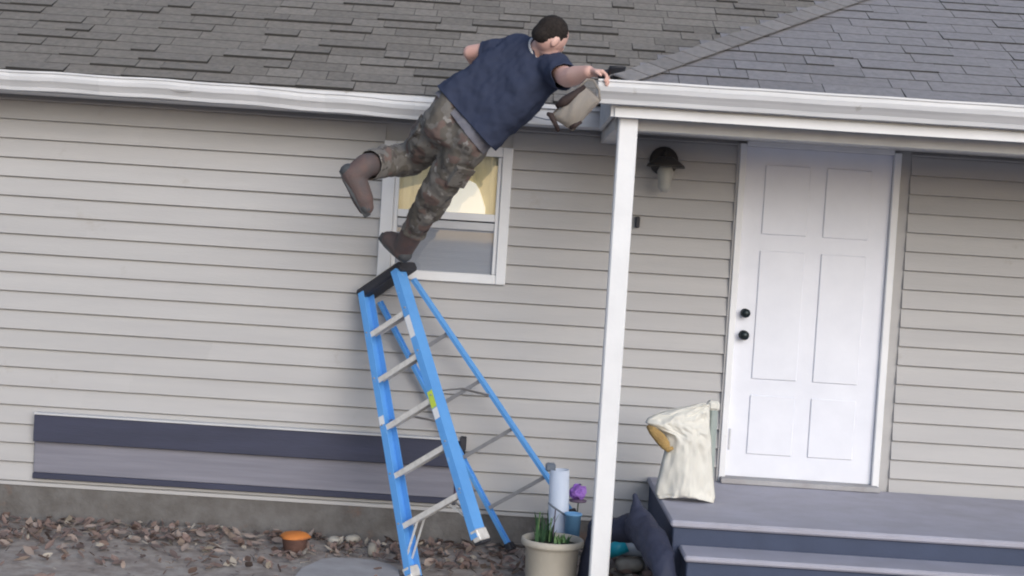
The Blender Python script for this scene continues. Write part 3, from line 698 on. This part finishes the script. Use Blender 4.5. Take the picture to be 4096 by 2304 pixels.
# boots
def boot(ank, heel, toe, shaft_from, nrm):
    heel, toe, ank = V(heel), V(toe), V(ank); f_ = (toe-heel).normalized(); n_ = V(nrm); n_ = (n_-f_*n_.dot(f_)).normalized(); s_ = f_.cross(n_)
    up = -n_
    b = mblob('boot', seg_chain([shaft_from, ank, heel+f_*.05+up*.055], [.070, .068, .064])+seg_chain([heel+f_*.045+up*.048, heel+f_*.11+up*.050, heel.lerp(toe, .68)+up*.038, toe-f_*.045+up*.030], [.062, .064, .060, .048])
              + [(heel.lerp(toe, .62)+up*.03-s_*.014, .034, toe-f_*.05+up*.028-s_*.012, .03), (heel.lerp(toe, .62)+up*.03+s_*.014, .034, toe-f_*.05+up*.028+s_*.012, .03)], [], 'leather', voxel=.007, smooth=5,
              cuts=[(shaft_from, V(shaft_from)-ank, .12)], thick=.004)
    bm = bmesh.new(); L = (toe-heel).length; out = []
    for k in range(24):
        a = k*2*math.pi/24; u = .5-.5*math.cos(a); w = (.034+.016*math.sin(min(1, u*1.2)*math.pi*.75))*math.sin(a)/max(.55, abs(math.sin(a))**.35 if math.sin(a) else 1)
        out.append((u*(L+.02)-.01, w))
    r1 = [bm.verts.new(heel+f_*u+s_*w-MO+n_*.004) for u, w in out]; r2 = [bm.verts.new(heel+f_*u+s_*w*1.06-MO-n_*.034) for u, w in out]
    n = len(out)
    for k in range(n): bm.faces.new((r1[k], r1[(k+1) % n], r2[(k+1) % n], r2[k]))
    bm.faces.new(r1); bm.faces.new(r2[::-1]); obj('sole', bm, 'sole', b)
    tb_ = bmesh.new()
    for k in range(8):
        u = L*(.03+.125*k); wd = .034 if k < 3 else .042
        if k == 3: continue
        mm = Matrix((f_, s_, n_)).transposed().to_4x4(); mm.translation = heel+f_*u-n_*.040-MO
        bx(tb_, -.009, .009, -wd, wd, -.008, .007, mm)
    obj('tread', tb_, 'sole', b)
    mm = Matrix((f_, s_, n_)).transposed().to_4x4(); mm.translation = heel+f_*.012+up*.040-MO
    hb = bmesh.new(); ell(hb, (0, 0, 0), (.040, .047, .045), mm.to_3x3()); bmesh.ops.translate(hb, vec=mm.translation, verts=hb.verts); obj('heel_counter', hb, 'sole', b, True)
    mm.translation = toe-f_*.048+up*.024-MO
    hb = bmesh.new(); ell(hb, (0, 0, 0), (.050, .049, .036), mm.to_3x3()); bmesh.ops.translate(hb, vec=mm.translation, verts=hb.verts); obj('toe_cap', hb, 'sole', b, True)
    ct = bmesh.new(); dv = (V(shaft_from)-ank).normalized(); Fq = frame(dv); cq = V(shaft_from).lerp(ank, .12)-MO
    tube(ct, [cq+Fq @ V((math.cos(a)*.064, math.sin(a)*.064, 0)) for a in [k*2*math.pi/20 for k in range(21)]], .009, 6, False); obj('boot_collar', ct, 'strap', b, True)
    for k in range(4):
        p = heel.lerp(toe, .34+.12*k)+up*(.092-.008*k)-MO; bm = bmesh.new(); tube(bm, [p-s_*.03, p+up*.008, p+s_*.03], .0035, 6); obj('lace', bm, 'strap', b)
    # rubber toe cap
boot(ankL, (-.995, -.96, 2.235), (-.848, -.93, 2.000), kneeL.lerp(ankL, .62), (-.8, 0, -.55))
boot(ankR, (-.660, -.42, 1.750), (-.805, -.28, 1.875), kneeR.lerp(ankR, .66), (-.45, .15, -.85))

# black scoop in the hand
sc_ = thing('gutter_scoop', 'small black scoop held over the porch gutter lip', 'scoop', (.435, -1.57, 2.795)); sc_.scale = (.8, 1.4, 1.9)
bm = bmesh.new(); rr = []
for i in range(7):
    u = i/6; w = .028+.012*math.sin(u*math.pi); rr.append([bm.verts.new((-.01+u*.105, -.01+w*math.cos(a), .005+.022*(1-.6*u)*-math.sin(a)+.02)) for a in [k*math.pi/8 for k in range(9)]])
for a, b in zip(rr, rr[1:]):
    for k in range(8): bm.faces.new((a[k], a[k+1], b[k+1], b[k]))
o = obj('blade', bm, 'black', sc_, True); md = o.modifiers.new('t', 'SOLIDIFY'); md.thickness = .003
bm = bmesh.new(); tube(bm, [(-.075, .0, .0), (-.04, .0, .004), (.0, -.01, .012)], [.011, .012, .009], 10); obj('handle', bm, 'black', sc_, True)

# ---------------------------------------------------------------- canvas bag hanging under his forearm
bag = thing('tool_bag', 'tan canvas bag with dark brown straps hanging under the man\'s forearm', 'bag', (.24, -1.66, 2.615))
def grid_solid(name, fx, nu, nv, m, parent, thick=0):
    bm = bmesh.new(); g_ = [[bm.verts.new(fx(i/nu, j/nv)) for i in range(nu+1)] for j in range(nv+1)]
    for j in range(nv):
        for i in range(nu): bm.faces.new((g_[j][i], g_[j][i+1], g_[j+1][i+1], g_[j+1][i]))
    o = obj(name, bm, m, parent, True)
    if thick: k = o.modifiers.new('t', 'SOLIDIFY'); k.thickness = thick; k.offset = 0
    return o
M['canvas_dark'] = mat('canvas_hem', (.19, .165, .15), .9)
# outline corners in x,z (tilted): upper right, right, bottom, left
def lerp4(u, v, c00, c10, c11, c01): return V(c00)*(1-u)*(1-v)+V(c10)*u*(1-v)+V(c11)*u*v+V(c01)*(1-u)*v
BC = ((-.099, 0, -.051), (.020, 0, -.116), (.149, 0, .046), (.050, 0, .122))   # bottom-left, bottom-right, top-right, top-left
def pillow(sgn, depth):
    def f(u, v):
        p = lerp4(u, v, *BC); e = (max(0, math.sin(math.pi*u))**.5)*(max(0, math.sin(math.pi*v))**.45)
        p.y = sgn*depth*e+.004*math.sin(u*17+v*9)*e; p.x += .006*math.sin(v*7); p.z += .006*math.sin(u*8+1)*e; return p
    return f
grid_solid('front_panel', pillow(-1, .050), 18, 18, 'canvas', bag); grid_solid('back_panel', pillow(1, .050), 18, 18, 'canvas', bag)
for (c_a, c_b) in ((BC[0], BC[1]), (BC[1], BC[2]), (BC[2], BC[3]), (BC[3], BC[0])):
    bm = bmesh.new(); tube(bm, [V(c_a), V(c_a).lerp(V(c_b), .5)+V((0, .004, .003)), V(c_b)], .0045, 6); obj('hem', bm, 'canvas_dark', bag, True)
for pts, rr in (([V((-.075, -.045, .0)), V((-.03, -.055, .028)), V((.015, -.05, .062)), V((.065, -.03, .110))], [.012, .027, .022, .010]),
                ([V((-.115, -.02, -.040)), V((-.098, -.03, -.045)), V((-.078, -.035, -.080)), V((-.052, -.02, -.125))], [.010, .016, .013, .010]),
                ([V((.005, -.025, -.105)), V((.030, -.035, -.090)), V((.060, -.03, -.07))], [.010, .013, .008])):
    bm = bmesh.new(); tube(bm, pts, rr, 8); bmesh.ops.scale(bm, vec=(1, .6, 1), verts=bm.verts); obj('strap', bm, 'strap', bag, True)
bm = bmesh.new(); tube(bm, [V((.05, 0, .118)), V((.075, .02, .150)), V((.11, .03, .15)), V((.14, .01, .10)), V((.148, 0, .046))], .006, 8); obj('carry_loop', bm, 'canvas', bag, True)

# ---------------------------------------------------------------- flower pot with plant
fp = thing('flower_pot', 'large round beige plastic flower pot with green stems beside the post', 'flower pot', (.315, -1.02, 0))
bm = bmesh.new(); lathe(bm, [(.001, .0), (.134, .0), (.137, .012), (.150, .215), (.153, .218), (.154, .232), (.172, .238), (.176, .248), (.174, .272), (.168, .276), (.160, .272), (.152, .24), (.15, .22), (.001, .218)], 40)
obj('pot', bm, 'pot', fp, True)
bm = bmesh.new(); lathe(bm, [(.001, .250), (.05, .256), (.10, .248), (.151, .240)], 24, wob=.01); obj('soil', bm, 'soil', fp, True)
rnd = random.Random(5)
def blade(bm, x, y, z, h, lean, az, w):
    P = []; n = 5
    for i in range(n+1):
        u = i/n; P.append((x+math.cos(az)*lean*u*u, y+math.sin(az)*lean*u*u, z+h*u, w*(1-u**2)+.0006))
    px_, py_ = -math.sin(az), math.cos(az); vs = [(bm.verts.new((a-px_*w_, b-py_*w_, c)), bm.verts.new((a+px_*w_, b+py_*w_, c))) for a, b, c, w_ in P]
    for a, b in zip(vs, vs[1:]): bm.faces.new((a[0], a[1], b[1], b[0]))
for j in range(34):
    bm = bmesh.new(); a = rnd.uniform(0, 6.28); r_ = rnd.uniform(0, .09)
    x, y = -.055+r_*math.cos(a)*.75, r_*math.sin(a)
    blade(bm, x, y, .25, rnd.uniform(.07, .185), rnd.uniform(.005, .06), rnd.uniform(0, 6.28), rnd.uniform(.004, .009)); obj('leaf', bm, 'leaf', fp)
for j in range(40):
    bm = bmesh.new(); a = rnd.uniform(0, 6.28); r_ = rnd.uniform(0, .07)
    blade(bm, .055+r_*math.cos(a), r_*math.sin(a), .25, rnd.uniform(.02, .06), rnd.uniform(.01, .04), rnd.uniform(0, 6.28), rnd.uniform(.005, .010)); obj('leaf', bm, rnd.choice(('leaf2', 'leaf', 'leaf2')), fp)
for x, h in ((-.085, .17), (-.02, .14), (.0, .19)):
    bm = bmesh.new(); tube(bm, [(x, 0, .25), (x+.004, -.01, .25+h)], .0035, 6); obj('stem', bm, 'mauve' if x == 0 else 'leaf2', fp)

# white tube, blue bucket, purple flower behind the pot
tb = thing('plastic_tube', 'upright white plastic tube with a grey top behind the flower pot', 'tube', (.365, -.62, .0))
bm = bmesh.new(); lathe(bm, [(.060, 0), (.061, .30), (.057, .60), (.052, .60), (.056, .3), (.054, 0)], 28); bmesh.ops.transform(bm, matrix=Matrix.Rotation(R(-2), 4, 'Y'), verts=bm.verts); obj('tube', bm, 'tube', tb, True)
bm = bmesh.new(); bx(bm, -.105, -.045, -.02, .03, .585, .635); obj('clip', bm, 'tubecap', tb, bevel=.01)
bk = thing('small_bucket', 'light blue plastic bucket beside the white tube behind the pot', 'bucket', (.435, -.72, 0))
bm = bmesh.new(); lathe(bm, [(.001, 0), (.038, 0), (.046, .355), (.052, .357), (.052, .368), (.044, .368), (.037, .01), (.001, .01)], 24); obj('pail', bm, 'bucket', bk, True)
bm = bmesh.new(); tube(bm, [(-.048, 0, .355), (-.085, -.02, .38), (-.125, -.03, .405), (-.15, -.03, .425)], .006, 8); obj('handle', bm, 'tubecap', bk, True)
pf = thing('garden_flower', 'ruffled purple flower ornament on a thin stake beside the post', 'ornament', (.47, -.45, 0))
bm = bmesh.new(); tube(bm, [(0, 0, -.01), (0, 0, .2), (.004, 0, .42)], .004, 6); obj('stake', bm, 'stem', pf)
for j in range(26):
    bm = bmesh.new(); th = rnd.uniform(0, 6.28); ph = rnd.uniform(-1.1, 1.3)
    n_ = V((math.cos(th)*math.cos(ph), math.sin(th)*math.cos(ph), math.sin(ph))); c = V((0, 0, .45))+n_*.032
    Fm = frame(n_+V((rnd.uniform(-.4, .4), rnd.uniform(-.4, .4), .1)))
    bmesh.ops.create_circle(bm, cap_ends=True, segments=8, radius=.030, matrix=Matrix.Translation(c) @ Fm.to_4x4())
    for v in bm.verts: v.co += n_*rnd.uniform(-.010, .014)
    obj('petal', bm, 'purple', pf, True)
bm = bmesh.new(); lathe(bm, [(.001, .385), (.05, .39), (.055, .40), (.001, .405)], 14); obj('collar_leaf', bm, 'mauve', pf, True)

# ---------------------------------------------------------------- dark tarp beside the steps
tp = thing('tarp', 'dark navy tarp slumped against the side of the porch steps', 'tarp', (.78, -1.3, 0))
TO = V(tp.location)
cp = seg_chain([(.56, -1.08, .36), (.68, -1.12, .37), (.78, -1.2, .40)], [.060, .075, .095]) + seg_chain([(.735, -1.24, .575), (.755, -1.26, .50), (.79, -1.30, .42)], [.018, .045, .090]) \
   + seg_chain([(.78, -1.28, .41), (.83, -1.50, .37), (.865, -1.66, .30), (.905, -1.74, .16), (.93, -1.78, .02)], [.09, .085, .065, .065, .07]) + seg_chain([(.56, -1.08, .36), (.53, -1.02, .2), (.50, -1.0, .0)], [.05, .05, .05])
blob('sheet', [tuple(V(p)-TO if i % 2 == 0 else p for i, p in enumerate(t)) for t in cp], [], 'tarp', tp, voxel=.010, smooth=6, disp=[(.14, .035), (.06, .010)])

# ---------------------------------------------------------------- cream sack on the landing
sk = thing('cloth_sack', 'cream cloth sack with a tan torn corner standing on the porch landing by the door', 'sack', (1.08, -.82, .5))
SO = V(sk.location)+V((.042, 0, 0))
RW = [(.502, .945, 1.265), (.53, .932, 1.272), (.60, .938, 1.258), (.70, .955, 1.245), (.78, .970, 1.235), (.84, .975, 1.228), (.875, .962, 1.222), (.90, .905, 1.218), (.93, .848, 1.214), (.955, .862, 1.212), (.98, .90, 1.210), (1.005, .965, 1.208), (1.03, 1.05, 1.206), (1.048, 1.12, 1.203), (1.06, 1.17, 1.198)]
def sack(sgn):
    def f(u, v):
        q = v*(len(RW)-1); i = min(int(q), len(RW)-2); t = q-i
        z_, xl, xr = (RW[i][k]*(1-t)+RW[i+1][k]*t for k in range(3))
        if v < .12: z_ += .028*math.sin(math.pi*u)*(1-v/.12)
        e = max(0, math.sin(math.pi*u))**.5*(1 if v < .55 else max(0, (1-v)/.45)**.6)
        fold = .007*math.sin(7*u+5*v)+.005*math.sin(17*u-11*v)+.010*math.sin(11*v+6*u)+.004*math.sin(23*v-9*u)
        q_ = V((u*3.1, v*4.2, sgn*3)); cr = abs(noise.noise(q_*1.3))*.030+abs(noise.noise(q_*3.1+V((7, 1, 2))))*.016
        return V((xl+(xr-xl)*u+.004*noise.noise(q_*2), -.82+sgn*(.014+(.085-.03*v)*e-cr)+fold*e*.5, z_+.004*noise.noise(q_*2.5+V((3, 3, 3)))))-SO
    return f
grid_solid('front_panel', sack(-1), 48, 60, 'sack', sk, .004); grid_solid('back_panel', sack(1), 20, 24, 'sack', sk, .004)
bm = bmesh.new(); tube(bm, [V((.860, -.86, .915))-SO, V((.885, -.88, .895))-SO, V((.93, -.885, .855))-SO, V((.965, -.89, .815))-SO, V((.985, -.90, .795))-SO, V((1.005, -.905, .808))-SO], [.012, .026, .034, .030, .018, .010], 12)
o = obj('torn_corner', bm, 'frayed', sk, True)
bm = bmesh.new(); bx(bm, 1.205, 1.262, -.80, -.74, .52, 1.04); bmesh.ops.translate(bm, vec=-SO, verts=bm.verts); obj('side_gusset', bm, 'clearbag', sk, bevel=.02)
bm = bmesh.new(); bx(bm, 1.20, 1.268, -.81, -.73, 1.02, 1.075); bmesh.ops.translate(bm, vec=-SO, verts=bm.verts); obj('corner_tag', bm, 'sack', sk, bevel=.014)

# ---------------------------------------------------------------- small things on the ground
tc_ = thing('terracotta_pot', 'small weathered terracotta pot with an orange rim at the foot of the wall', 'pot', (-1.19, -.50, 0))
bm = bmesh.new(); lathe(bm, [(.001, 0), (.062, 0), (.080, .085), (.088, .087), (.001, .09)], 22); obj('pot', bm, 'terra', tc_, True)
bm = bmesh.new(); lathe(bm, [(.088, .080), (.092, .082), (.082, .094), (.060, .108), (.035, .114), (.001, .116)], 22, wob=.10); obj('orange_top', bm, 'orange', tc_, True)
def rock(loc, r, label, m, sq=(1, .8, .55), cat='stone', group=None, seed=0):
    rr = random.Random(seed); bm = bmesh.new(); bmesh.ops.create_icosphere(bm, subdivisions=2, radius=1)
    for v in bm.verts: v.co *= rr.uniform(.82, 1.12)
    bmesh.ops.scale(bm, vec=(r*sq[0], r*sq[1], r*sq[2]), verts=bm.verts); bmesh.ops.rotate(bm, matrix=Matrix.Rotation(rr.uniform(0, 3), 3, 'Z'), verts=bm.verts)
    o = obj('stone', bm, m, None, True); o.location = (loc[0], loc[1], r*sq[2]*.6); tag(o, label, cat, group); return o
rock((-.735, -.45, 0), .040, 'small white stone standing alone on the dirt left of the ladder foot', 'stone', (.8, .8, 1.1), seed=1)
rock((-.885, -.14, 0), .058, 'flat pale stone against the foundation right of the orange topped pot', 'stone', (1.2, .7, .5), seed=2)
rock((-.99, -.20, 0), .050, 'knobbly grey stone between the orange topped pot and the flat pale stone', 'stone', seed=3)
rock((.81, -.42, 0), .115, 'flat cream stone under the teal cup and the cloudy jug', 'stone', (1.15, .8, .4), seed=5)
rock((.455, -.95, 0), .055, 'brown stone wedged between the beige flower pot and the post', 'brownstone', seed=6)
rock((.463, -1.12, 0), .05, 'lowest brown stone right of the beige flower pot', 'brownstone', seed=7)
rock((.118, -.55, 0), .032, 'small pale stone just left of the beige flower pot', 'stone', seed=8)
rock((-.03, -.95, 0), .040, 'dark brown stone between the ladder and the beige flower pot', 'brownstone', seed=9)
rock((-.20, -.50, 0), .045, 'brown stone under the raised front foot of the ladder', 'brownstone', seed=10)
rock((.90, -.62, 0), .05, 'reddish brown stone below the dark tarp', 'brownstone', seed=12)
cu = thing('plastic_cup', 'teal plastic cup lying on the flat cream stone beside the porch post', 'cup', (.70, -.62, .11))
bm = bmesh.new(); lathe(bm, [(.001, -.055), (.032, -.055), (.042, .055), (.038, .055), (.03, -.045), (.001, -.045)], 20); bmesh.ops.rotate(bm, matrix=Matrix.Rotation(R(62), 3, 'Y'), verts=bm.verts); bmesh.ops.scale(bm, vec=(1.2, 1.2, 1.2), verts=bm.verts); obj('cup', bm, 'teal', cu, True)
cu.location = (.715, -.46, .125)
bo = thing('plastic_jug', 'cloudy grey plastic jug lying under the dark tarp', 'jug', (.845, -.44, .135))
bm = bmesh.new(); caps(bm, (-.07, 0, 0), .050, (.06, .0, .0), .054); tube(bm, [(-.10, 0, 0), (-.14, 0, .0)], .018, 12); obj('jug', bm, 'bottle', bo, True)

# leaf litter: real leaves, too many to count
rnd = random.Random(3); bm = bmesh.new(); cl = bm.loops.layers.float_color.new('leafcol')
def leafcolr():
    k = rnd.random()
    if k < .50: c = (.19, .135, .12)
    elif k < .72: c = (.28, .225, .20)
    elif k < .9: c = (.12, .09, .085)
    else: c = (.38, .34, .29)
    f = rnd.uniform(.75, 1.25); return tuple(x*f for x in c)
def onslab(x, y): return -1.07 < x < -.49 and y < -.62 or x > LX0-.02
n = 0
while n < 1700:
    x = rnd.uniform(-4.5, 2.2); y = -abs(rnd.gauss(0, .62))-.02
    if y < -3: continue
    if onslab(x, y) and rnd.random() > .06: continue
    if (x-.315)**2+(y+1.02)**2 < .15**2: continue
    if x > LX0-.06 and y > -2.1: continue
    s = rnd.uniform(.012, .048); az = rnd.uniform(0, 6.28); ti = rnd.gauss(0, .45); tj = rnd.gauss(0, .45); z0_ = ground_h(x, y)-.005+rnd.uniform(.0, .020)
    if -1.07 < x < -.49 and y < -.64: z0_ = .022
    mm = Matrix.Translation((x, y, z0_+s*.25)) @ Euler((ti, tj, az)).to_matrix().to_4x4()
    cu_ = rnd.uniform(-.3, .5)
    pts = [(-1, 0, 0), (-.45, .45, cu_*.3), (.2, .52, cu_*.35), (1, .05, cu_*.5), (.25, -.5, cu_*.35), (-.4, -.42, cu_*.3)]
    v = [bm.verts.new(mm @ V((a*s, b*s, c*s))) for a, b, c in pts]; c0_ = bm.verts.new(mm @ V((0, 0, -cu_*.2*s)))
    c = leafcolr()
    for k in range(6):
        f = bm.faces.new((v[k], v[(k+1) % 6], c0_))
        for lp in f.loops: lp[cl] = (*c, 1)
    n += 1
for k in range(150):                                                   # twigs
    x = rnd.uniform(-3.5, .85); y = -abs(rnd.gauss(0, .6))-.03
    if onslab(x, y) or (x-.315)**2+(y+1.02)**2 < .17**2: continue
    az = rnd.uniform(0, 3.14); L = rnd.uniform(.03, .12); p0 = V((x, y, ground_h(x, y)+.006)); dv = V((math.cos(az), math.sin(az), rnd.uniform(-.05, .25)))
    n0 = len(bm.faces); tube(bm, [p0, p0+dv*L*.5+V((.004, .004, .003)), p0+dv*L], [.0028, .0022, .0012], 5)
    bm.faces.ensure_lookup_table(); c = rnd.choice(((.20, .15, .12), (.30, .26, .22), (.10, .08, .07)))
    for f in bm.faces[n0:]:
        for lp in f.loops: lp[cl] = (*c, 1)
me = bpy.data.meshes.new('leaf_litter'); bm.to_mesh(me); bm.free()
lm = bpy.data.materials.new('dry_leaf'); lm.use_nodes = True; at_ = lm.node_tree.nodes.new('ShaderNodeAttribute'); at_.attribute_name = 'leafcol'
lm.node_tree.links.new(at_.outputs['Color'], lm.node_tree.nodes['Principled BSDF'].inputs['Base Color']); lm.node_tree.nodes['Principled BSDF'].inputs['Roughness'].default_value = .8
M['litter'] = lm
o = link('leaf_litter', me, 'litter'); tag(o, 'dry brown leaf litter along the foot of the wall', 'leaves', kind='stuff')
